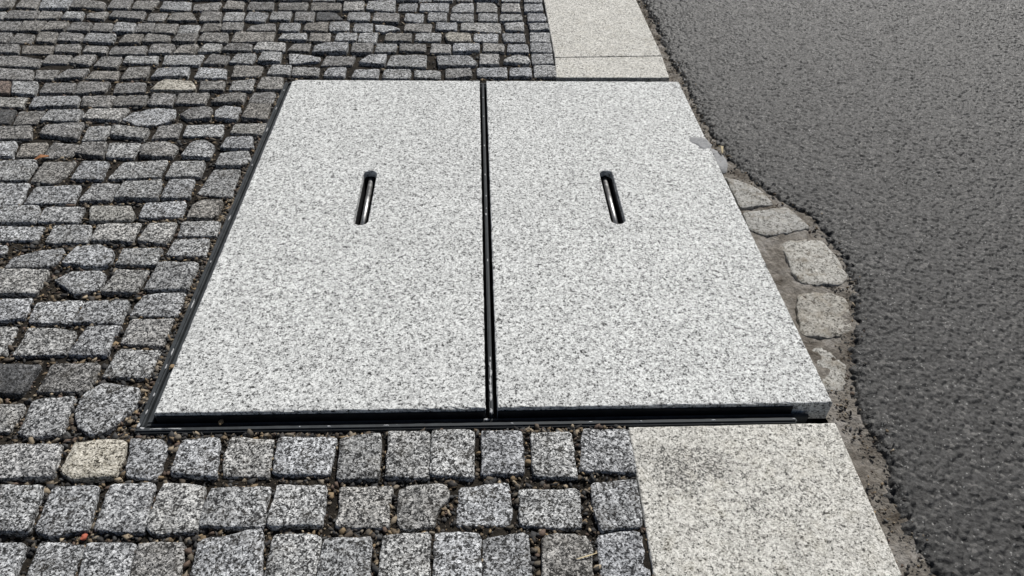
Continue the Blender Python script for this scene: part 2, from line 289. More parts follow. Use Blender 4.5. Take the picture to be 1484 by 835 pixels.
# ---------------------------------------------------------------- paving stones
ZTOP = -0.020
STONES = """
G-1847,2076 -1767,2078 -1740,1977 -1795,1965
G-1748,2073 -1673,2070 -1642,1962 -1730,1988
G-1669,2081 -1557,2084 -1538,1972 -1638,1969
G-1549,2084 -1415,2033 -1411,1975 -1535,1982
G-1414,2077 -1338,2090 -1323,1982 -1402,1986
G-1323,2069 -1236,2082 -1234,1974 -1310,1978
G-1783,1940 -1743,1951 -1719,1866 -1751,1870
G-1736,1956 -1624,1949 -1610,1869 -1721,1871
G-1617,1949 -1542,1941 -1536,1875 -1606,1869
G-1534,1951 -1461,1943 -1447,1867 -1522,1876
G-1450,1933 -1379,1950 -1372,1874 -1436,1883
G-1365,1960 -1243,1948 -1233,1867 -1363,1894
G-1739,1846 -1645,1853 -1621,1763 -1702,1766
G-1642,1853 -1557,1850 -1554,1760 -1618,1763
G-1550,1850 -1474,1842 -1469,1771 -1544,1760
G-1469,1842 -1395,1839 -1383,1763 -1462,1767
G-1390,1839 -1323,1841 -1305,1760 -1379,1764
G-1319,1846 -1243,1838 -1229,1757 -1300,1756
G-1240,1838 -1177,1844 -1161,1759 -1225,1757
G-1693,1748 -1627,1745 -1616,1660 -1652,1659
G-1617,1745 -1550,1737 -1531,1657 -1609,1660
G-1542,1746 -1471,1739 -1454,1654 -1521,1666
G-1465,1743 -1384,1731 -1374,1669 -1454,1672
G-1379,1745 -1278,1742 -1265,1666 -1369,1673
G-1253,1743 -1189,1749 -1177,1668 -1248,1662
G-1642,1638 -1561,1644 -1531,1568 -1611,1571
G-1551,1635 -1447,1641 -1427,1570 -1525,1568
G-1440,1637 -1362,1647 -1341,1575 -1424,1578
G-1349,1647 -1269,1640 -1257,1581 -1339,1588
G-1256,1632 -1144,1647 -1126,1574 -1245,1564
G-1601,1551 -1519,1556 -1432,1525 -1426,1466 -1561,1464
G-1434,1561 -1353,1554 -1347,1490 -1426,1489
G-1341,1550 -1281,1564 -1271,1475 -1347,1498
G-1260,1552 -1193,1549 -1182,1461 -1261,1476
G-1186,1557 -1081,1563 -1066,1500 -1181,1504
G-1557,1456 -1432,1450 -1406,1375 -1519,1374
G-1425,1446 -1350,1447 -1345,1376 -1400,1375
G-1325,1444 -1260,1448 -1258,1384 -1340,1372
G-1247,1437 -1162,1438 -1148,1371 -1245,1374
G-1147,1469 -1079,1474 -1067,1390 -1143,1378
G-1894,2177 -1825,2179 -1799,2094 -1854,2092
G-1818,2179 -1696,2183 -1676,2098 -1788,2094
G-1684,2183 -1565,2186 -1548,2101 -1664,2098
G-1554,2187 -1442,2190 -1427,2105 -1537,2101
G-1430,2191 -1333,2194 -1317,2108 -1416,2105
G-1235,1953 -1163,1950 -1161,1864 -1222,1868
G-1216,2061 -1108,2058 -1094,1967 -1208,1980
G-1097,2036 -999,2066 -996,1975 -1083,1967
G-982,2072 -912,2063 -904,1983 -981,1991
G-895,2064 -800,2061 -790,1980 -891,1978
G-1151,1945 -1077,1947 -1037,1867 -1150,1869
G-1046,1953 -969,1949 -955,1859 -1031,1857
G-963,1965 -889,1962 -877,1865 -951,1869
G-876,1962 -800,1954 -798,1862 -876,1875
G-1177,1844 -1095,1841 -1088,1755 -1161,1759
G-1091,1838 -1017,1836 -1007,1757 -1083,1756
G-1009,1843 -944,1844 -937,1773 -1003,1762
G-942,1849 -865,1846 -863,1774 -934,1773
G-838,1822 -796,1845 -755,1848 -741,1777 -849,1774
G-1175,1744 -1088,1728 -1084,1674 -1176,1672
G-1070,1742 -1001,1748 -996,1671 -1077,1679
G-985,1753 -901,1755 -884,1682 -888,1671 -992,1680
G-878,1762 -738,1762 -734,1680 -875,1669
G-1130,1656 -1051,1648 -1048,1576 -1124,1579
G-1032,1648 -981,1658 -968,1637 -975,1577 -1044,1580
G-957,1659 -897,1660 -890,1591 -964,1585
G-877,1656 -797,1657 -787,1597 -888,1595
G-782,1675 -688,1677 -676,1603 -787,1605
G-1064,1567 -934,1573 -928,1488 -1046,1486
G-912,1578 -845,1558 -845,1493 -922,1496
G-829,1579 -765,1580 -764,1498 -841,1505
G-750,1589 -683,1586 -676,1511 -751,1514
B-1053,1463 -949,1464 -942,1399 -1058,1398
G-928,1476 -836,1466 -820,1393 -921,1392
G-817,1486 -721,1479 -717,1402 -808,1397
G-697,1491 -633,1486 -627,1412 -702,1415
G-1261,2184 -1140,2188 -1120,2085 -1241,2082
G-1132,2188 -1026,2191 -1009,2091 -1114,2085
G-1018,2191 -920,2194 -905,2091 -1002,2091
G-912,2194 -801,2198 -788,2089 -898,2086
G-784,2061 -673,2064 -666,1978 -776,1980
G-665,2064 -547,2056 -543,1981 -655,1978
G-542,2073 -462,2075 -456,1988 -533,1976
G-450,2076 -343,2079 -338,1965 -451,1994
G-330,2073 -258,2075 -259,1988 -332,1997
G-792,1964 -716,1961 -712,1874 -786,1877
G-705,1961 -632,1963 -624,1866 -696,1870
D-627,1968 -557,1960 -516,1889 -619,1881
G-509,1966 -429,1963 -424,1876 -508,1879
G-414,1963 -318,1950 -317,1863 -415,1876
G-300,1966 -227,1957 -230,1870 -302,1894
G-740,1849 -667,1857 -659,1773 -737,1777
G-650,1856 -570,1872 -562,1780 -651,1788
G-565,1867 -493,1864 -485,1777 -556,1780
G-476,1860 -408,1866 -403,1779 -476,1782
G-403,1851 -339,1838 -305,1805 -366,1773 -392,1793
G-292,1854 -193,1856 -194,1769 -297,1786
G-716,1758 -628,1765 -621,1700 -723,1703
G-618,1760 -545,1762 -540,1688 -617,1691
G-524,1767 -452,1763 -451,1690 -528,1693
G-446,1759 -381,1774 -383,1682 -447,1685
G-352,1756 -260,1758 -260,1684 -355,1687
G-250,1763 -157,1765 -161,1691 -250,1698
G-662,1668 -601,1674 -597,1600 -673,1607
G-586,1648 -533,1675 -472,1667 -470,1589 -587,1587
G-461,1672 -387,1673 -387,1586 -460,1593
G-376,1669 -306,1670 -306,1596 -381,1595
G-299,1670 -206,1672 -206,1602 -298,1605
G-663,1586 -593,1574 -549,1550 -549,1525 -645,1496
G-535,1571 -436,1564 -441,1495 -546,1489
G-408,1552 -389,1573 -335,1578 -335,1492 -422,1511
G-321,1574 -200,1581 -199,1478 -331,1488
G-628,1476 -539,1473 -536,1408 -624,1410
B-517,1470 -456,1478 -454,1401 -522,1404
B-431,1467 -348,1472 -346,1399 -435,1405
G-335,1460 -246,1465 -244,1392 -337,1395
G-238,1458 -150,1459 -147,1393 -234,1400
G-798,2198 -683,2201 -668,2081 -784,2078
G-675,2202 -591,2204 -578,2083 -661,2078
G-583,2204 -478,2208 -469,2089 -570,2084
G-470,2208 -361,2211 -352,2093 -461,2089
G-349,2211 -259,2214 -253,2092 -343,2090
G-293,2213 -212,2216 -207,2090 -289,2088
G-205,2216 -126,2218 -123,2088 -203,2090
G-109,2219 -46,2221 -46,2098 -111,2093
G-35,2221 60,2224 56,2097 -40,2098
G68,2224 147,2226 140,2092 64,2095
G159,2227 234,2229 225,2077 151,2075
G-249,2070 -137,2067 -139,1980 -250,1983
G-126,2035 -103,2074 -42,2081 -44,1977 -129,1981
G-32,2081 40,2078 50,2028 45,1980 -34,1983
B65,2067 135,2069 138,1977 61,1980
B152,2058 224,2066 222,1984 148,1982
G-215,1963 -142,1959 -142,1877 -213,1880
G-130,1959 -42,1962 -42,1884 -133,1887
B-25,1962 49,1964 44,1881 -29,1879
G56,1959 139,1955 138,1888 50,1886
B159,1972 227,1973 227,1890 154,1884
B-181,1866 -102,1868 -103,1794 -182,1797
G-91,1868 57,1871 56,1778 -92,1795
G67,1867 143,1878 138,1785 70,1803
B155,1868 231,1870 230,1811 159,1795
O-146,1751 -132,1775 -52,1767 -52,1697 -133,1687
G-43,1767 47,1769 41,1690 -46,1697
G56,1774 139,1775 140,1701 61,1699
B156,1785 231,1791 226,1693 153,1701
B-191,1672 -121,1664 -121,1590 -193,1593
G-115,1669 -21,1675 -24,1609 -116,1595
G-13,1675 62,1677 62,1602 -15,1605
B73,1672 146,1674 146,1603 68,1598
B152,1683 227,1684 225,1604 149,1603
G-170,1573 -58,1579 -30,1517 -38,1492 -161,1490
B-24,1592 42,1593 41,1501 -26,1500
G58,1547 98,1585 138,1569 148,1527 131,1502 52,1522
B152,1595 226,1596 224,1512 150,1507
G-138,1471 -52,1476 -48,1410 -135,1397
B-38,1480 66,1489 65,1407 -33,1414
B73,1486 146,1487 144,1412 70,1415
B153,1499 226,1500 224,1409 149,1408
R-1514,1361 -1463,1362 -1428,1274 -1475,1278
G-1456,1358 -1377,1355 -1350,1264 -1425,1278
G-1357,1351 -1261,1352 -1244,1283 -1346,1279
G-1257,1356 -1158,1353 -1157,1288 -1235,1268
G-1146,1358 -1058,1362 -1039,1293 -1132,1281
O-1463,1252 -1367,1253 -1350,1188 -1431,1184
G-1351,1260 -1216,1261 -1200,1196 -1334,1185
G-1209,1261 -1113,1266 -1107,1193 -1194,1196
G-1113,1269 -1018,1270 -1012,1201 -1102,1197
D-1426,1174 -1360,1170 -1343,1086 -1386,1086
G-1352,1167 -1278,1174 -1273,1093 -1337,1086
G-1271,1175 -1172,1172 -1163,1100 -1273,1106
G-1158,1175 -1047,1187 -1052,1107 -1159,1114
G-1053,1124 -1030,1162 -972,1191 -911,1184 -901,1122 -944,1081 -990,1081
G-1378,1070 -1275,1077 -1247,1004 -1344,998
G-1241,1074 -1138,1091 -1123,998 -1237,1023
G-1123,1074 -1061,1081 -1049,998 -1112,992
G-1057,1078 -948,1055 -948,999 -1043,1017
G-1340,988 -1276,986 -1252,903 -1301,906
G-1268,986 -1194,989 -1188,906 -1247,906
G-1186,992 -1112,983 -1107,915 -1184,903
G-1104,986 -1039,986 -1021,903 -1107,926
G-1035,986 -948,983 -943,903 -1016,903
Y-1019,1347 -1000,1375 -915,1364 -889,1317 -901,1302 -1026,1300
G-892,1364 -816,1369 -807,1303 -881,1302
G-799,1377 -729,1386 -720,1303 -794,1306
G-711,1399 -641,1395 -632,1304 -713,1311
G-1011,1282 -940,1279 -933,1205 -1009,1208
G-936,1282 -843,1283 -838,1213 -929,1216
G-808,1276 -781,1287 -732,1284 -728,1221 -828,1224
G-717,1300 -654,1304 -644,1285 -640,1214 -718,1221
G-892,1142 -872,1184 -820,1195 -806,1178 -800,1129 -857,1108
G-800,1178 -781,1206 -727,1196 -724,1116 -791,1129
G-711,1210 -643,1214 -635,1110 -712,1123
G-931,1075 -869,1095 -860,1011 -928,999
G-858,1088 -754,1096 -738,1018 -851,1021
O-724,1089 -631,1093 -633,1024 -727,1037
G-943,962 -928,980 -874,986 -838,956 -843,903 -929,909
G-814,987 -781,999 -747,968 -742,903 -822,909
B-729,1018 -656,1018 -639,962 -647,950 -734,953
G-726,927 -649,943 -632,895 -648,859 -722,863
G-721,852 -650,852 -641,714 -734,728
G-710,700 -658,700 -656,634 -666,618 -728,621 -728,673
G-733,612 -640,611 -634,547 -726,547
G-730,541 -647,541 -640,472 -733,478
G-1297,883 -1180,891 -1167,789 -1251,786
G-1165,883 -1079,883 -1078,822 -1092,771 -1156,782
G-1069,887 -995,883 -982,792 -1064,796
G-965,883 -847,891 -840,807 -975,800
G-834,891 -752,891 -744,810 -834,807
G-1248,779 -1151,779 -1136,685 -1203,682
G-1134,764 -1024,771 -1011,688 -1132,685
B-1001,778 -933,778 -929,698 -1007,698
G-925,778 -834,796 -817,704 -924,704
G-816,792 -750,796 -741,707 -814,704
G-1200,676 -1083,675 -1067,605 -1165,602
B-1074,675 -977,675 -967,604 -1067,608
O-966,675 -868,674 -848,641 -850,610 -947,607
G-848,691 -748,700 -738,628 -841,625
G-1162,596 -1038,598 -1034,538 -1132,533
G-1021,598 -933,598 -918,528 -1017,526
G-926,598 -823,603 -820,530 -915,534
G-805,603 -739,606 -740,515 -811,533
G-1126,520 -1089,522 -1085,485 -1109,483
G-1065,474 -1015,501 -961,510 -954,495 -963,440 -1064,436
G-940,515 -891,520 -850,500 -839,455 -859,434 -949,451
G-835,506 -742,505 -740,441 -830,444
B-738,454 -648,450 -648,354 -741,357
B-737,350 -651,351 -647,276 -744,282
B-735,268 -650,267 -650,188 -732,198
G-1083,428 -964,427 -958,350 -1046,349
G-938,395 -912,426 -850,426 -835,412 -832,361 -876,344 -942,398
G-822,431 -749,427 -751,345 -826,351
G-1038,332 -958,335 -949,276 -1006,263
G-943,323 -851,327 -852,259 -933,260
G-841,324 -757,325 -752,253 -847,261
G-999,250 -950,251 -937,172 -961,168
G-923,244 -860,241 -828,232 -825,170 -921,167
B-814,247 -746,246 -751,215 -746,164 -820,168
G-729,181 -650,178 -650,107 -734,109
D-950,144 -858,141 -863,68 -916,72
G-838,146 -750,145 -744,84 -751,73 -838,76
G-750,65 -720,91 -654,77 -646,34 -674,-14 -695,-29 -732,-13 -750,29
G-903,45 -845,45 -843,-17 -874,-17
B-834,54 -763,60 -757,12 -751,-29 -809,-31 -826,-21
B-857,-53 -830,-47 -742,-50 -734,-114 -827,-117
Y-725,-42 -671,-37 -640,-38 -632,-77 -634,-114 -695,-120 -722,-106
G-633,-36 -580,-39 -564,-59 -566,-118 -616,-114
G-543,-43 -482,-41 -469,-120 -543,-113
G-820,-131 -737,-132 -729,-213 -782,-213
G-723,-134 -650,-133 -639,-215 -688,-224 -718,-213
B-633,-129 -565,-130 -553,-220 -629,-215
G-550,-129 -481,-137 -472,-220 -535,-223 -552,-212
G-771,-235 -721,-234 -710,-310 -736,-309
G-704,-229 -635,-239 -630,-312 -695,-310
B-631,-236 -559,-234 -550,-314 -620,-312
G-553,-238 -485,-238 -474,-317 -546,-315
G-466,-35 -392,-43 -382,-121 -458,-116 -466,-76
G-382,-38 -283,-42 -286,-120 -378,-115
G-276,-44 -208,-37 -203,-131 -272,-130
G-195,-32 -123,-32 -121,-132 -192,-128
G-472,-141 -378,-142 -372,-215 -473,-210
G-365,-139 -286,-141 -283,-215 -368,-213
G-263,-145 -181,-145 -180,-220 -261,-218
G-120,-32 -47,-32 -47,-130 -119,-126
B-33,-34 37,-35 37,-122 -34,-125
G51,-39 124,-37 125,-134 52,-131
B145,-31 224,-34 225,-127 130,-121
G-169,-153 -137,-142 -95,-143 -88,-152 -89,-172 -108,-197 -109,-222 -159,-224 -167,-210
G-72,-145 9,-139 13,-189 8,-220 -74,-218
G26,-153 124,-155 121,-228 25,-223
G145,-144 223,-140 216,-228 151,-234 145,-204
G-464,-236 -426,-229 -373,-217 -355,-320 -459,-317
G-355,-227 -282,-231 -279,-322 -354,-320
G-276,-238 -204,-236 -200,-324 -277,-322
G-188,-233 -115,-231 -112,-327 -186,-325
G-107,-230 -37,-231 -37,-329 -107,-327
G-33,-240 24,-232 38,-235 40,-331 -34,-329
G59,-243 81,-238 128,-246 132,-262 127,-333 50,-331
B143,-241 207,-232 217,-243 217,-336 140,-334
"""
def parse():
    out = []
    for ln in STONES.strip().splitlines():
        tone = ln[0]
        out.append((tone, [tuple(float(a) / 1000 for a in t.split(',')) for t in ln[1:].split()]))
    return out
stones = parse()

def round_poly(P, r, n, r_noise):
    """cut corners at distance r, resample to n points with a wobble"""
    P = [Vector(p) for p in P]; m = len(P); Q = []
    for i in range(m):
        a, b, c = P[i - 1], P[i], P[(i + 1) % m]
        d1 = (a - b).length; d2 = (c - b).length
        rr = r * rng.uniform(0.55, 1.45)
        p1 = b + (a - b) * min(0.42, rr / max(d1, 1e-6)); p2 = b + (c - b) * min(0.42, rr / max(d2, 1e-6))
        mid = (p1 + p2) / 2 * 0.5 + b * 0.5
        Q += [p1, mid, p2]
    L = [0.0]
    for i in range(len(Q)): L.append(L[-1] + (Q[(i + 1) % len(Q)] - Q[i]).length)
    out = []; j = 0
    for k in range(n):
        t = L[-1] * k / n
        while L[j + 1] < t: j += 1
        f = (t - L[j]) / max(L[j + 1] - L[j], 1e-9)
        out.append(Q[j].lerp(Q[(j + 1) % len(Q)], f))
    c = sum(out, Vector((0, 0))) / n
    s = rng.uniform(0, 100)
    for k, p in enumerate(out):
        d = (p - c); dn = d.normalized()
        out[k] = p + dn * (noise.noise(Vector((p.x * 90, p.y * 90, s))) * r_noise + noise.noise(Vector((p.x * 35, p.y * 35, s + 9))) * r_noise * 1.2)
    return out, c

def stone_geo(P, zt, r=0.008, n=26, wob=0.0022, rough=0.0016, depth=0.05, tilt=0.02, rim=0.0028, ex=0.001):
    pts, c = round_poly(P, r, n, wob)
    tx, ty = rng.gauss(0, tilt), rng.gauss(0, tilt)
    s = rng.uniform(0, 100)
    def z(p, base): 
        h = noise.noise(Vector((p.x * 45, p.y * 45, s))) * rough + noise.noise(Vector((p.x * 130, p.y * 130, s))) * rough * 0.55
        return zt + base + h + (p.x - c.x) * tx + (p.y - c.y) * ty
    V = []; F = []
    rad = sum((p - c).length for p in pts) / n
    rings = [(1.0 + ex / rad, -depth, 0), (1.0 + ex / rad, -rim * 1.8, .8), (1.0 + (ex - 0.0009) / rad, -rim * 0.55, 1), (1.0 + (ex - 0.003) / rad, -rim * 0.1, 1), (1.0 - 0.012 / rad, 0.0003, 1), (0.60, 0.0004, 1), (0.28, 0.0005, 1)]
    for (k, b, on) in rings:
        for p in pts:
            q = c + (p - c) * k
            V.append((q.x, q.y, z(q, b) if on else zt + b))
    V.append((c.x, c.y, z(c, 0.001)))
    for i in range(len(rings) - 1):
        for k in range(n):
            a = i * n + k; b_ = i * n + (k + 1) % n
            F.append((a, b_, b_ + n, a + n))
    o = (len(rings) - 1) * n
    for k in range(n): F.append((o + k, o + (k + 1) % n, len(V) - 1))
    return V, F, c

area = lambda P: 0.5 * sum(P[i - 1][0] * P[i][1] - P[i][0] * P[i - 1][1] for i in range(len(P)))
# pavement bed
bx0, bx1, by0, by1 = -3.2, 0.24, -1.3, 3.4
def grid_mesh(name, x0, x1, y0, y1, step, zf, keep=None):
    nx = int(round((x1 - x0) / step)) + 1; ny = int(round((y1 - y0) / step)) + 1
    X, Y = np.meshgrid(np.linspace(x0, x1, nx), np.linspace(y0, y1, ny))
    Z = zf(X, Y)
    V = np.stack([X, Y, Z], -1).reshape(-1, 3)
    I = np.arange(nx * ny).reshape(ny, nx)
    F = np.stack([I[:-1, :-1], I[:-1, 1:], I[1:, 1:], I[1:, :-1]], -1).reshape(-1, 4)
    if keep is not None:
        kp = keep(X, Y).reshape(-1); F = F[kp[F].all(1)]
        used = np.zeros(len(V), bool); used[F.ravel()] = True
        idx = np.cumsum(used) - 1; V = V[used]; F = idx[F]
        return np_mesh(name, V, F), used
    return np_mesh(name, V, F), None

def vnoise(X, Y, sc, seed):
    """smooth value noise, numpy"""
    r = np.random.default_rng(seed); T = r.random((256, 256))
    x = X * sc + 1000.3; y = Y * sc + 1000.7
    xi = np.floor(x).astype(int); yi = np.floor(y).astype(int); fx = x - xi; fy = y - yi
    fx = fx * fx * (3 - 2 * fx); fy = fy * fy * (3 - 2 * fy)
    g = lambda a, b: T[a % 256, b % 256]
    return (g(xi, yi) * (1 - fx) + g(xi + 1, yi) * fx) * (1 - fy) + (g(xi, yi + 1) * (1 - fx) + g(xi + 1, yi + 1) * fx) * fy - 0.5

PIT = lambda X, Y: ~((X > -0.628) & (X < 0.62) & (Y > -0.020) & (Y < 1.356))
me, _ = grid_mesh('pavement', bx0, bx1, by0, by1, 0.012,
                  lambda X, Y: ZTOP - 0.0105 + 0.006 * vnoise(X, Y, 40, 1) + 0.006 * vnoise(X, Y, 11, 2), keep=PIT)
pave = link('pavement', me, M['soil'], kind='structure')
TL = {'O': 'slightly yellowish paving stone', 'Y': 'ochre tinted paving stone', 'D': 'dark grey paving stone', 'R': 'reddish brown paving stone'}
for tone, P in stones:
    if area(P) < 0: P = P[::-1]
    if tone == 'G' and rng.random() < 0.12 + 0.75 * min(1, max(0, (P[0][1] - 0.55) / 0.8)) * min(1, max(0, (-P[0][0] - 0.35) / 0.9)): tone = 'W'
    dz = rng.gauss(0, 0.0022)
    V, F, c = stone_geo(P, ZTOP + dz, r=0.0036, n=36, wob=0.0021, tilt=0.016, ex=0.0018 if P[0][1] < 0.35 else -0.0006)
    me = mesh_from('paving_stone', [(v[0] - c.x, v[1] - c.y, v[2] - ZTOP) for v in V], F)
    o = link('paving_stone', me, M[tone], pave, (c.x, c.y, ZTOP), smooth=True)
    if tone in TL: o['label'] = TL[tone]

# the same paving carried on beyond the frame
def seg_dist(px, py, P):
    """signed-ish distance from points to polygon (negative inside)"""
    n = len(P); d2 = np.full(px.shape, 1e9); ins = np.zeros(px.shape, bool)
    for i in range(n):
        ax, ay = P[i - 1]; bx, by = P[i]
        vx, vy = bx - ax, by - ay; L2 = vx * vx + vy * vy + 1e-12
        t = np.clip(((px - ax) * vx + (py - ay) * vy) / L2, 0, 1)
        d2 = np.minimum(d2, (px - ax - t * vx) ** 2 + (py - ay - t * vy) ** 2)
        c = ((ay > py) != (by > py)) & (px < (bx - ax) * (py - ay) / (by - ay + 1e-12) + ax)
        ins ^= c
    d = np.sqrt(d2); return np.where(ins, -d, d)
allP = [P for _, P in stones]
bbs = np.array([[min(q[0] for q in P), max(q[0] for q in P), min(q[1] for q in P), max(q[1] for q in P)] for P in allP])
def near_any(px, py, m):
    near = np.zeros(px.shape, bool)
    for P, b in zip(allP, bbs):
        sel = (px > b[0] - m) & (px < b[1] + m) & (py > b[2] - m) & (py < b[3] + m)
        if sel.any(): near[sel] |= seg_dist(px[sel], py[sel], P) < m
    return near
VV = []; FF = []
row = 0; y = by0
while y < by1 - 0.1:
    h = rng.uniform(0.080, 0.095); x = bx0 + rng.uniform(0, 0.08)
    while x < 0.13:
        wd = rng.uniform(0.078, 0.12)
        x1 = min(x + wd, 0.218)
        gx, gy = np.meshgrid(np.linspace(x, x1, 6), np.linspace(y, y + h, 6))
        if not near_any(gx, gy, 0.004).any() and not ((gx > -0.64) & (gx < 0.64) & (gy > -0.035) & (gy < 1.37)).any():
            j = lambda: rng.uniform(-0.004, 0.004)
            P = [(x + j(), y + j()), (x1 + j(), y + j()), (x1 + j(), y + h + j()), (x + j(), y + h + j())]
            V, F, c = stone_geo(P, ZTOP + rng.gauss(0, 0.002), n=16)
            o0 = len(VV); VV += V; FF += [tuple(i + o0 for i in f) for f in F]
        x = x1 + rng.uniform(0.008, 0.014)
    y += h + rng.uniform(0.010, 0.015)
link('paving_stones', mesh_from('paving_stones', VV, FF), M['G'], pave, kind='stuff', smooth=True)

# ---------------------------------------------------------------- gravel in the joints
def pebble_shape(k):
    r = random.Random(100 + k)
    bm = bmesh.new(); bmesh.ops.create_icosphere(bm, subdivisions=1, radius=1.0)
    sc = Vector((1.0, r.uniform(0.5, 0.85), r.uniform(0.34, 0.6)))
    for v in bm.verts:
        v.co = Vector((v.co.x * sc.x, v.co.y * sc.y, v.co.z * sc.z)) * r.choice((r.uniform(0.5, 0.75), r.uniform(0.85, 1.3)))
    V = np.array([v.co[:] for v in bm.verts]); F = np.array([[v.index for v in f.verts] for f in bm.faces]); bm.free()
    return V, F
PS = [pebble_shape(k) for k in range(10)]
PCOL = np.array([(0.045, 0.045, 0.045), (0.07, 0.07, 0.068), (0.10, 0.085, 0.065), (0.16, 0.12, 0.075), (0.24, 0.175, 0.10), (0.115, 0.08, 0.06),
                 (0.03, 0.028, 0.027), (0.09, 0.07, 0.05), (0.20, 0.17, 0.13), (0.055, 0.05, 0.045), (0.33, 0.27, 0.19), (0.035, 0.035, 0.036)])
def scatter(name, px, py, pz, size, label, cat, dark=None):
    Vs = []; Fs = []; Cs = []; off = 0
    for k in range(len(px)):
        V0, F0 = PS[int(NP.integers(10))]
        a = NP.uniform(0, 6.283); b = NP.normal(0, 0.45); g_ = NP.normal(0, 0.45)
        ca, sa, cb, sb, cg, sg = math.cos(a), math.sin(a), math.cos(b), math.sin(b), math.cos(g_), math.sin(g_)
        Rm = np.array([[ca, -sa, 0], [sa, ca, 0], [0, 0, 1]]) @ np.array([[cb, 0, sb], [0, 1, 0], [-sb, 0, cb]]) @ np.array([[1, 0, 0], [0, cg, -sg], [0, sg, cg]])
        Vs.append(V0 @ Rm.T * size[k] + (px[k], py[k], pz[k])); Fs.append(F0 + off); off += len(V0)
        c = PCOL[int(NP.integers(len(PCOL)))] * NP.uniform(0.55, 1.2)
        Cs.append(np.repeat(np.append(c, 1.0)[None], len(V0), 0))
    me = np_mesh(name, np.concatenate(Vs), np.concatenate(Fs))
    at = me.attributes.new('tint', 'FLOAT_COLOR', 'POINT'); at.data.foreach_set('color', np.concatenate(Cs).astype(np.float32).ravel())
    return link(name, me, M['pebble'], kind='stuff', label=label, cat=cat)
gx = []; gy = []
for (x0, x1, y0, y1, n) in ((-1.2, 0.235, -0.45, 0.02, 12500), (-1.6, -0.60, 0.0, 0.7, 9500), (-2.0, -0.58, 0.7, 1.4, 6500), (-2.4, 0.235, 1.36, 2.4, 7500), (-0.66, 0.24, -0.038, -0.024, 700), (-0.652, -0.632, 0.0, 1.35, 800)):
    gx.append(NP.uniform(x0, x1, n)); gy.append(NP.uniform(y0, y1, n))
gx = np.concatenate(gx); gy = np.concatenate(gy)
ok = ~near_any(gx, gy, 0.0005) & ~((gx > -0.632) & (gx < 0.62) & (gy > -0.026) & (gy < 1.365)) & (gx < 0.222)
gx = gx[ok]; gy = gy[ok]
fx = NP.uniform(-1.3, 0.222, 15000); fy = NP.uniform(-0.42, 0.75, 15000)      # finer grit between the pebbles
ok = ~near_any(fx, fy, 0.0005) & ~((fx > -0.632) & (fx < 0.62) & (fy > -0.026)); fx = fx[ok]; fy = fy[ok]
nbig = len(gx); gx = np.concatenate([gx, fx]); gy = np.concatenate([gy, fy])
sz = np.clip(NP.lognormal(math.log(0.0058), 0.42, len(gx)), 0.0022, 0.0105)
big = near_any(gx, gy, 0.004)                     # small ones next to the stones
sz = np.where(big, np.minimum(sz, 0.0054), sz)
sz[nbig:] = NP.uniform(0.0016, 0.0032, len(gx) - nbig)
gz = ZTOP - 0.0085 + NP.uniform(-0.003, 0.003, len(gx)) + 0.006 * vnoise(gx, gy, 11, 2)
scatter('gravel', gx, gy, gz, sz, 'brown and grey gravel filling the joints between the paving stones', 'gravel')

# ---------------------------------------------------------------- access covers and their frame
ZF = -0.0185
fr = bpy.data.objects.new('cover_frame', None); C.objects.link(fr); fr.location = (0, 0, -0.06)
fr['label'] = 'dark steel frame edging the two granite cover plates, with centre bar'; fr['category'] = 'frame'
def fbar(name, x0, x1, y0, y1, z0, z1, mat, bev=0.0025, **kw):
    return bar(name, x0, x1, y0, y1, z0 + 0.06, z1 + 0.06, mat, fr, bev, **kw)
fbar('rim_bar', -0.632, 0.533, -0.0255, -0.0140, -0.062, ZF, M['frame'], 0.003)
fbar('rim_bar', -0.632, -0.6205, -0.0138, 1.3600, -0.062, ZF, M['frame'], 0.003)
fbar('rim_bar', -0.6203, 0.533, 1.3490, 1.3600, -0.062, ZF, M['frame'], 0.003)
fbar('ledge_bar', -0.6165, 0.560, -0.0100, -0.0030, -0.062, -0.0225, M['frame'], 0.0015)
fbar('ledge_bar', -0.6165, -0.6070, -0.0028, 1.3400, -0.062, -0.0215, M['frame'], 0.0015)
fbar('ledge_bar', -0.6165, 0.560, 1.3402, 1.3465, -0.062, -0.0225, M['frame'], 0.0015)
fbar('centre_bar', -0.0190, -0.0122, -0.0028, 1.3400, -0.062, -0.0115, M['frame'], 0.002)
fbar('base_plate', -0.631, 0.585, -0.024, 1.358, -0.080, -0.0625, M['cup'], 0.001)
# pale mortar left on the bars
def flake(x, y, z, lx, ly, seed):
    r = random.Random(seed); n = 14; V = []; F = []
    for k in range(n):
        a = 2 * math.pi * k / n; s = r.uniform(0.65, 1.15)
        V.append((math.cos(a) * lx * s, math.sin(a) * ly * s, 0))
    for k in range(n): V.append((V[k][0] * 0.7, V[k][1] * 0.7, r.uniform(0.0006, 0.0013)))
    V.append((0, 0, 0.0012))
    for k in range(n):
        F.append((k, (k + 1) % n, n + (k + 1) % n, n + k)); F.append((n + k, n + (k + 1) % n, 2 * n))
    link('mortar_flake', mesh_from('mortar_flake', V, F), M['flake'], fr, (x, y, z + 0.06))
for i, (y, lx, ly) in enumerate(((0.135, .0016, .006), (0.118, .0022, .010), (0.098, .0024, .012), (0.078, .0024, .010), (0.058, .0026, .014), (0.036, .0024, .010), (0.62, .0022, .006), (0.645, .0018, .004), (0.70, .002, .005), (0.80, .0016, .007), (0.95, .0018, .006), (1.12, .0018, .005), (1.24, .002, .004), (0.44, .0016, .006))):
    flake(-0.0156 + rng.uniform(-.0008, .0008), y, -0.0116, lx, ly, i)
flake(-0.0160, 0.004, -0.0116, .0026, .007, 40); flake(-0.024, -0.0062, -0.0226, .006, .0026, 41)
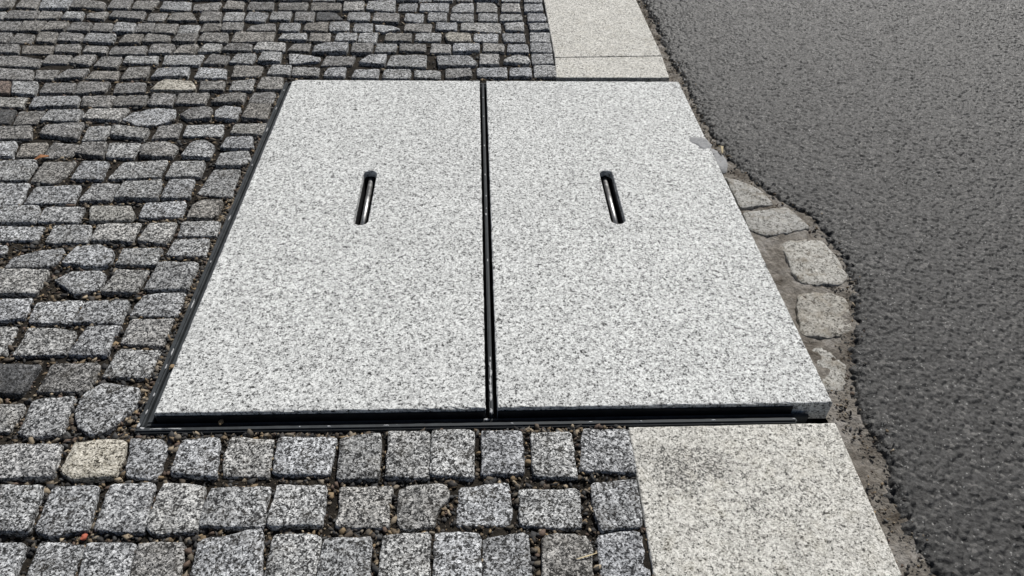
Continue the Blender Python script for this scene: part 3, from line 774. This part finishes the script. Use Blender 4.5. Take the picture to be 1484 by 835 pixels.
for i, x in enumerate((-0.590, -0.566, -0.35, -0.30, -0.20, 0.02, 0.16, 0.25, 0.38, 0.527)):
    flake(x, -0.0195, ZF - 0.0001, rng.uniform(.002, .006) if i > 1 else 0.016, .0016, 60 + i)
for i, y in enumerate((0.02, 0.06, 0.13, 0.17, 0.31, 0.45, 0.62, 0.86, 1.05, 1.18, 1.30)):
    flake(-0.6235, y, ZF - 0.0001, .0016, rng.uniform(.004, .016), 80 + i)
flake(-0.6275, -0.010, ZF, .003, .006, 99); flake(-0.6200, -0.017, ZF, .005, .003, 98)

def slab_mesh(x0, x1, y0, y1, sx, slot_w, sy0, sy1, thick, ox, oy, corner=None):
    """granite plate with a rounded slot through it"""
    def outline():
        P = []
        cs = [(x0, y0), (x1, y0), (x1, y1), (x0, y1)]
        for i in range(4):
            a = Vector(cs[i]); b = Vector(cs[(i + 1) % 4]); n = int((b - a).length / 0.012)
            for k in range(n):
                P.append(a.lerp(b, k / n))
        return P
    def inset(P, d):
        out = []; n = len(P)
        for i in range(n):
            e1 = (P[i] - P[i - 1]).normalized(); e2 = (P[(i + 1) % n] - P[i]).normalized()
            n1 = Vector((-e1.y, e1.x)); n2 = Vector((-e2.y, e2.x)); m = (n1 + n2)
            m = m / max(m.length_squared, 0.5) * 2
            out.append(P[i] + m * d)
        return out
    P = outline()
    if corner:
        cv = Vector(corner); P = [p + (Vector(((x0 + x1) / 2, (y0 + y1) / 2)) - p).normalized() * max(0, 0.007 - (p - cv).length * 0.6) for p in P]
    r = slot_w / 2; H = []
    for k in range(13): a = math.pi * k / 12; H.append(Vector((sx + r * math.cos(a), sy1 - r + r * math.sin(a))))
    for k in range(13): a = math.pi + math.pi * k / 12; H.append(Vector((sx + r * math.cos(a), sy0 + r + r * math.sin(a))))
    bm = bmesh.new()
    def ring(Q, z, jit=0.0):
        return [bm.verts.new((q.x - ox + rng.uniform(-jit, jit), q.y - oy + rng.uniform(-jit, jit), z)) for q in Q]
    def wall(A, B):
        n = len(A)
        for k in range(n): bm.faces.new((A[k], A[(k + 1) % n], B[(k + 1) % n], B[k]))
    jt = 0.0006
    chip = [rng.uniform(0.0012, 0.0042) if rng.random() < 0.07 else 0.0 for _ in P]
    def chipped(d): return [a + (b - a) * (1 + c / 0.001) if c else b for a, b, c in zip(inset(P, d - 0.001), inset(P, d), chip)]
    top = ring(chipped(0.0022), 0, jt); e1 = ring(chipped(0.0007), -0.0007, jt); e2 = ring(P, -0.0024, jt); bot = ring(P, -thick)
    wall(top, e1); wall(e1, e2); wall(e2, bot)
    Hs = [sum((h for h in H), Vector((0, 0))) / len(H)]
    Ho = [h + (h - Vector((sx, min(max(h.y, sy0 + r), sy1 - r)))).normalized() * 0.0015 for h in H]
    ht = ring(Ho, 0, 0.0002); h1 = ring(H, -0.0015, 0.0002); hb = ring(H, -thick)
    wall(ht, h1); wall(h1, hb)
    def edges(A): return [bm.edges.get((A[k], A[(k + 1) % len(A)])) for k in range(len(A))]
    bmesh.ops.triangle_fill(bm, edges=edges(top) + edges(ht), use_beauty=True)
    bmesh.ops.triangle_fill(bm, edges=edges(bot) + edges(hb), use_beauty=True)
    bmesh.ops.recalc_face_normals(bm, faces=bm.faces)
    me = bpy.data.meshes.new('granite_slab'); bm.to_mesh(me); bm.free()
    return me

def cover(x0, x1, y0, y1, sx, label, corner=None):
    cx, cy = (x0 + x1) / 2, (y0 + y1) / 2
    t = bpy.data.objects.new('access_cover', None); C.objects.link(t); t.location = (cx, cy, -0.044)
    t['label'] = label; t['category'] = 'access cover'; t['group'] = 'granite access covers in one frame'
    link('granite_slab', slab_mesh(x0, x1, y0, y1, sx, 0.034, 0.562, 0.800, 0.044, cx, cy, corner), M['slab'], t, (0, 0, 0.044))
    # dark steel edge of the tray that carries the plate
    xe = min(x1, 0.530)
    bar('tray_edge', x0 - cx + .001, xe - cx, y0 - 0.0022 - cy, y0 - 0.0004 - cy, -0.002, 0.0365, M['cup'], t, 0.0006)
    if x0 < -0.5: bar('tray_edge', x0 - 0.0022 - cx, x0 - 0.0004 - cx, y0 - cy, y1 - cy, -0.002, 0.0365, M['cup'], t, 0.0006)
    # cup under the slot: open box of thin plates, and the lifting rod across it
    bm = bmesh.new()
    def oval(r, z):
        out = []
        for k in range(26):
            a = math.pi * (k if k < 13 else k - 1) / 12
            out.append(bm.verts.new((sx - cx + r * math.cos(a), (0.783 if k < 13 else 0.579) - cy + r * math.sin(a), z)))
        return out
    rs = [oval(0.0168, -0.012), oval(0.0168, 0.027), oval(0.0156, 0.0275), oval(0.0156, -0.010)]
    for A, B in zip(rs, rs[1:]):
        for k in range(26): bm.faces.new((A[k], A[(k + 1) % 26], B[(k + 1) % 26], B[k]))
    bm.faces.new(rs[3]); bm.faces.new(rs[0])
    bmesh.ops.recalc_face_normals(bm, faces=bm.faces)
    me = bpy.data.meshes.new('slot_cup'); bm.to_mesh(me); bm.free()
    link('slot_cup', me, M['cup'], t)
    bm = bmesh.new()
    bmesh.ops.create_cone(bm, cap_ends=True, segments=24, radius1=0.0066, radius2=0.0066, depth=0.236)
    bmesh.ops.rotate(bm, verts=bm.verts, cent=(0, 0, 0), matrix=Matrix.Rotation(R(90), 3, 'X'))
    me = bpy.data.meshes.new('lifting_rod'); bm.to_mesh(me); bm.free()
    link('lifting_rod', me, M['rod'], t, (sx - cx, 0.681 - cy, 0.044 - 0.025), smooth=True)
    return t
cover(-0.600, -0.0260, 0.001, 1.3345, -0.3085, 'speckled granite cover plate with a slot, between small paving stones and dark centre bar', corner=(-0.6, 1.3345))
cover(-0.0050, 0.600, 0.0015, 1.3345, 0.2955, 'speckled granite cover plate with a slot, on the side next to the asphalt road')

# ---------------------------------------------------------------- kerb stones
def kerb(P, zt, thick, label):
    P = [Vector(p) for p in P]; c = sum(P, Vector((0, 0))) / 4
    Q = []
    for i in range(4):
        a, b = P[i], P[(i + 1) % 4]; n = max(2, int((b - a).length / 0.015))
        for k in range(n): Q.append(a.lerp(b, k / n))
    bm = bmesh.new(); N = len(Q)
    def ring(d, z, jit):
        out = []
        for q in Q:
            dx = Vector((max(-d, min(d, (c.x - q.x))), max(-d, min(d, (c.y - q.y)))))
            out.append(bm.verts.new((q.x + dx.x + rng.uniform(-jit, jit), q.y + dx.y + rng.uniform(-jit, jit), z)))
        return out
    A = ring(0.003, zt, .0006); B = ring(0.001, zt - .001, .0006); D = ring(0, zt - .0035, .0006); E = ring(0, zt - thick, 0)
    for U_, W_ in ((A, B), (B, D), (D, E)):
        for k in range(N): bm.faces.new((U_[k], U_[(k + 1) % N], W_[(k + 1) % N], W_[k]))
    bm.faces.new(A)
    bmesh.ops.recalc_face_normals(bm, faces=bm.faces)
    me = bpy.data.meshes.new('kerb_stone'); bm.to_mesh(me); bm.free()
    return link('kerb_stone', me, M['kerb'], label=label, cat='kerb stone', group='pale granite kerb stones along the road')
kerb([(0.2260, -0.0300), (0.196, -1.25), (0.572, -1.25), (0.6010, -0.0275)], -0.0205, 0.15, 'pale kerb stone in front of the cover plates, with a dark stain near its corner')
kerb([(0.2205, 1.4050), (0.5895, 1.4080), (0.5985, 1.5790), (0.2285, 1.5600)], -0.0205, 0.15, 'short pale kerb stone directly behind the cover plates')
kerb([(0.2290, 1.5625), (0.5988, 1.5815), (0.6010, 2.75), (0.2365, 2.75)], -0.0195, 0.15, 'long pale kerb stone beyond the thin joint, running out of the picture')

# ---------------------------------------------------------------- road, gutter, ground
EDGE = [(0.64, -3.0), (0.655, -0.45), (0.6553, -0.3387), (0.6558, -0.3041), (0.6547, -0.2809), (0.6451, -0.2432), (0.6425, -0.1974), (0.6445, -0.1545), (0.6678, -0.1054), (0.6637, -0.0526), (0.6614, 0.0118),
        (0.6777, 0.0806), (0.7019, 0.1644), (0.7341, 0.2141), (0.763, 0.2994), (0.7929, 0.3923), (0.8089, 0.4676), (0.7973, 0.5626), (0.787, 0.6413), (0.7433, 0.6969), (0.7045, 0.778), (0.6766, 0.8644),
        (0.6517, 0.9451), (0.6526, 0.9951), (0.642, 1.1177), (0.6379, 1.2748), (0.6413, 1.4762), (0.6300, 1.7053), (0.6389, 1.9691), (0.6378, 2.194), (0.6429, 2.3596), (0.64, 6.0)]
EY = np.array([e[1] for e in EDGE]); EX = np.array([e[0] for e in EDGE])
def edge_d(X, Y):
    e = np.interp(Y, EY, EX)
    return X - e + 0.016 + 0.012 * vnoise(X, Y, 45, 5) + 0.012 * vnoise(X, Y, 120, 6) + 0.010 * vnoise(X, Y, 18, 7)
def chips(X, Y, pitch, seed, gap):
    """height and id of tilted, flat-topped chips with narrow gaps between them"""
    r = np.random.default_rng(seed); n = 512
    jx = r.random((n, n)); jy = r.random((n, n)); hh = r.random((n, n)); tx = r.uniform(-0.4, 0.4, (n, n)); ty = r.uniform(-0.4, 0.4, (n, n)); sz = r.uniform(0.0, 0.16, (n, n))
    gx = X / pitch; gy = Y / pitch; ix = np.floor(gx).astype(int); iy = np.floor(gy).astype(int)
    f1 = np.full(X.shape, 9.0); f2 = np.full(X.shape, 9.0); h = np.zeros(X.shape); idv = np.zeros(X.shape)
    for a in (-1, 0, 1):
        for b in (-1, 0, 1):
            cx = (ix + a) % n; cy = (iy + b) % n
            dx = gx - (ix + a) - jx[cx, cy]; dy = gy - (iy + b) - jy[cx, cy]
            d = np.sqrt(dx * dx + dy * dy) - sz[cx, cy]
            m = d < f1
            f2 = np.where(m, f1, np.minimum(f2, d)); f1 = np.where(m, d, f1)
            h = np.where(m, 0.75 * hh[cx, cy] + dx * tx[cx, cy] + dy * ty[cx, cy] - 0.45 * (dx * dx + dy * dy), h)
            idv = np.where(m, hh[(cx * 7 + 3) % n, cy], idv)
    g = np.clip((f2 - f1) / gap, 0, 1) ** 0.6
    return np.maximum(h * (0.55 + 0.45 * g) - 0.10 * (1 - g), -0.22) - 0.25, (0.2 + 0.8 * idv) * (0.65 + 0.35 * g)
ROADZ = -0.033; GUTZ = -0.0455
store = {}
def road_z(X, Y):
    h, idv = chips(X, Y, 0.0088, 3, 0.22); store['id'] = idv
    h2, _ = chips(X, Y, 0.024, 4, 0.25)
    d = edge_d(X, Y); t = np.clip((d + 0.010) / 0.045, 0, 1); t = t * t * (3 - 2 * t)
    near = np.clip(1 - d / 0.09, 0, 1)                       # rougher, looser along the broken edge
    z = ROADZ + np.clip(h, -0.7, 0.9) * 0.0070 * (1 + 0.35 * near) + np.clip(h2, -0.6, .6) * 0.0070 * near + 0.006 * vnoise(X, Y, 2.2, 8) - 0.003 * near
    return z * t + (GUTZ - 0.022 + 0.004 * h) * (1 - t)
X0, X1, Y0, Y1 = 0.60, 2.95, -0.55, 2.75
keepf = lambda X, Y: (edge_d(X, Y) > -0.012) & (X < 1.02 + (Y + 0.32) * 0.58)
me, used = grid_mesh('road', X0, X1, Y0, Y1, 0.0025, road_z, keep=keepf)
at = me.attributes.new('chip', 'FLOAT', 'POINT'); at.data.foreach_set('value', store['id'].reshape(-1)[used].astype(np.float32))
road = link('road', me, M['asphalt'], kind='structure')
# coarser asphalt beyond what the photograph shows
zc = ROADZ - 0.006
V = [(0.66, -3, zc), (9, -3, zc), (9, 6, zc), (0.66, 6, zc), (0.66, 2.745, zc), (2.797, 2.745, zc), (0.886, -0.545, zc), (0.66, -0.545, zc)]
me = mesh_from('road', V, [(0, 1, 6, 7), (1, 2, 5, 6), (2, 3, 4, 5)])
link('road', me, M['asphalt'], kind='structure')
def gut_z(X, Y):
    h, _ = chips(X, Y, 0.010, 13, 0.35)
    return GUTZ + 0.0030 * np.exp(-((Y - 0.45) / 0.42) ** 4) + 0.0024 * np.clip(h, -.6, .9) * (0.4 + 1.2 * np.clip(vnoise(X, Y, 14, 19) + 0.5, 0, 1)) + 0.006 * vnoise(X, Y, 20, 15) + 0.005 * vnoise(X, Y, 60, 16)
me, _ = grid_mesh('gutter', 0.575, 0.90, -1.2, 2.75, 0.004, gut_z, keep=lambda X, Y: (X > 0.603) | (Y < -0.02) | (Y > 1.34))
gut = link('gutter', me, M['mortar'], kind='structure')
SETTS = [[(0.628, 0.8327), (0.6714, 0.8046), (0.7102, 0.7568), (0.7165, 0.7043), (0.6762, 0.6917), (0.6258, 0.6768)],
         [(0.6285, 0.6606), (0.746, 0.6825), (0.7664, 0.6352), (0.7733, 0.5933), (0.6598, 0.5651), (0.6219, 0.6002)],
         [(0.6801, 0.5311), (0.7249, 0.5532), (0.7848, 0.547), (0.8013, 0.4807), (0.7968, 0.4082), (0.7694, 0.3787), (0.6883, 0.3846), (0.6743, 0.4298), (0.6845, 0.4713)],
         [(0.6643, 0.3511), (0.7333, 0.3502), (0.7657, 0.3356), (0.7382, 0.233), (0.6814, 0.2087), (0.6329, 0.222), (0.6369, 0.2692)],
         [(0.622, 0.1768), (0.6782, 0.1841), (0.692, 0.1441), (0.6579, 0.0697), (0.6143, 0.0706)]]
for i, P in enumerate(SETTS):
    if area(P) < 0: P = P[::-1]
    V, F, c = stone_geo(P, -0.0392 + (0.002, 0.0025, 0.0, 0.0, -0.0035)[i], ex=0.003, r=0.006, n=44, wob=0.004, rough=0.0045 if i != 1 else 0.0014, depth=0.04, tilt=0.02, rim=0.0035)
    me = mesh_from('old_sett', [(v[0] - c.x, v[1] - c.y, v[2] + 0.041) for v in V], F)
    link('old_sett', me, M['sett'], gut, (c.x, c.y, -0.041), smooth=True)
# grit along the gutter and the broken asphalt edge
n = 1700
py = NP.uniform(-0.4, 2.4, n); px = np.interp(py, EY, EX) + NP.normal(-0.016, 0.016, n)
ok = (px > 0.606) & (px < 0.83)
inS = np.zeros(n, bool)
for P in SETTS: inS |= seg_dist(px, py, P) < 0.001
ok &= ~inS; px = px[ok]; py = py[ok]
scatter('grit', px, py, np.full(len(px), GUTZ + 0.003) + NP.uniform(-.001, .004, len(px)) + np.clip((px - np.interp(py, EY, EX)) / 0.02, 0, 1) * 0.012, np.clip(NP.lognormal(math.log(0.0026), 0.4, len(px)), 0.0012, 0.007),
        'loose grit lying along the broken asphalt edge', 'grit')
def sheet_blob(name, P, z, thick, mat, **kw):
    P = [Vector(p) for p in P]; pts, c = round_poly(P if area([tuple(p) for p in P]) > 0 else P[::-1], 0.006, 30, 0.006)
    V = []; F = []; n_ = 30
    for k, zz in ((1.0, 0.0), (0.93, thick * 0.8), (0.6, thick)):
        for p in pts:
            q = c + (p - c) * k; V.append((q.x - c.x, q.y - c.y, zz + (0.0004 * noise.noise(Vector((q.x * 60, q.y * 60, 3))) if k < 1 else -0.0005)))
    V.append((0, 0, thick))
    for i in range(2):
        for k in range(n_): F.append((i * n_ + k, i * n_ + (k + 1) % n_, (i + 1) * n_ + (k + 1) % n_, (i + 1) * n_ + k))
    for k in range(n_): F.append((2 * n_ + k, 2 * n_ + (k + 1) % n_, 3 * n_))
    return link(name, mesh_from(name, V, F), mat, None, (c.x, c.y, z), smooth=True, **kw)
sheet_blob('mortar_smear', [(0.5523, 0.9731), (0.5813, 0.981), (0.604, 0.972), (0.604, 0.914), (0.5768, 0.912), (0.5551, 0.9422)], 0.0003, 0.0007, M['smear'],
           label='smooth grey mortar smear on the road side edge of the cover plate', cat='mortar')
sheet_blob('mortar_patch', [(0.606, 1.00), (0.640, 0.985), (0.652, 0.945), (0.652, 0.885), (0.632, 0.852), (0.610, 0.87)], GUTZ + 0.003, 0.005, M['smear'],
           label='smooth grey mortar patch in the gutter below the smear', cat='mortar')
g_me = mesh_from('ground', [(-300, -300, -0.16), (300, -300, -0.16), (300, 300, -0.16), (-300, 300, -0.16)], [(0, 1, 2, 3)])
link('ground', g_me, M['ground'], kind='structure')

# ---------------------------------------------------------------- loose things
def nugget(name, x, y, z, s, mat, label, cat, seed, flat=0.6, parent=None):
    r = random.Random(seed); bm = bmesh.new(); bmesh.ops.create_icosphere(bm, subdivisions=2, radius=1.0)
    for v in bm.verts:
        k = 1 + 0.35 * noise.noise(v.co * 1.3 + Vector((seed, 0, 0)))
        v.co = Vector((v.co.x * s * k, v.co.y * s * 0.72 * k, v.co.z * s * flat * k))
    bmesh.ops.rotate(bm, verts=bm.verts, cent=(0, 0, 0), matrix=Matrix.Rotation(r.uniform(0, 6), 3, 'Z'))
    me = bpy.data.meshes.new(name); bm.to_mesh(me); bm.free()
    return link(name, me, mat, None, (x, y, z), label=label, cat=cat)
nugget('brick_chip', -0.6405, -0.2235, ZTOP - 0.004, 0.0062, M['red'], 'small red brick chip lying in a joint of the paving', 'brick chip', 3)
nugget('pebble', -0.488, -0.0065, ZTOP + 0.002, 0.0065, M['tan'], 'tan pebble lying on the front bar of the cover frame', 'pebble', 4, 0.5)
nugget('pebble', -0.612, 0.128, ZTOP + 0.003, 0.0062, M['tan'], 'brownish pebble lying on the side bar of the cover frame near its corner', 'pebble', 8, 0.5)
def strip(name, pts, wd, mat, label, cat, th=0.0008):
    V = []; F = []
    for i, p in enumerate(pts):
        p = Vector(p); q = Vector(pts[min(i + 1, len(pts) - 1)]) - Vector(pts[max(i - 1, 0)]); s = Vector((-q.y, q.x, 0)).normalized() * wd * (0.35 if i in (0, len(pts) - 1) else 1)
        V += [p - s, p + s, p + s + Vector((0, 0, th)), p - s + Vector((0, 0, th))]
    for i in range(len(pts) - 1):
        for k in range(4): F.append((4 * i + k, 4 * i + (k + 1) % 4, 4 * i + 4 + (k + 1) % 4, 4 * i + 4 + k))
    F += [(3, 2, 1, 0), (4 * len(pts) - 4, 4 * len(pts) - 3, 4 * len(pts) - 2, 4 * len(pts) - 1)]
    o = Vector(pts[0]); me = mesh_from(name, [v - o for v in V], F); fix_normals(me)
    return link(name, me, mat, None, o, label=label, cat=cat)
strip('straw', [(0.1065, -0.2850, ZTOP + .0035), (0.122, -0.2810, ZTOP + .0045), (0.139, -0.2755, ZTOP + .0035)], 0.0011, M['straw'], 'pale dry straw lying across a joint of the paving near the front kerb stone', 'straw')
strip('dry_stalk', [(0.6460, 0.985, GUTZ + .013), (0.6500, 0.968, GUTZ + .022), (0.6470, 0.945, GUTZ + .014)], 0.004, M['straw'], 'curled pale plant scrap at the asphalt edge beside the mortar patch', 'plant scrap')
strip('leaf', [(-1.188, 0.888, ZTOP + .001), (-1.175, 0.897, ZTOP + .006), (-1.158, 0.903, ZTOP + .003)], 0.009, M['leaf'], 'small rust brown dry leaf lying on the grey paving stones', 'leaf')
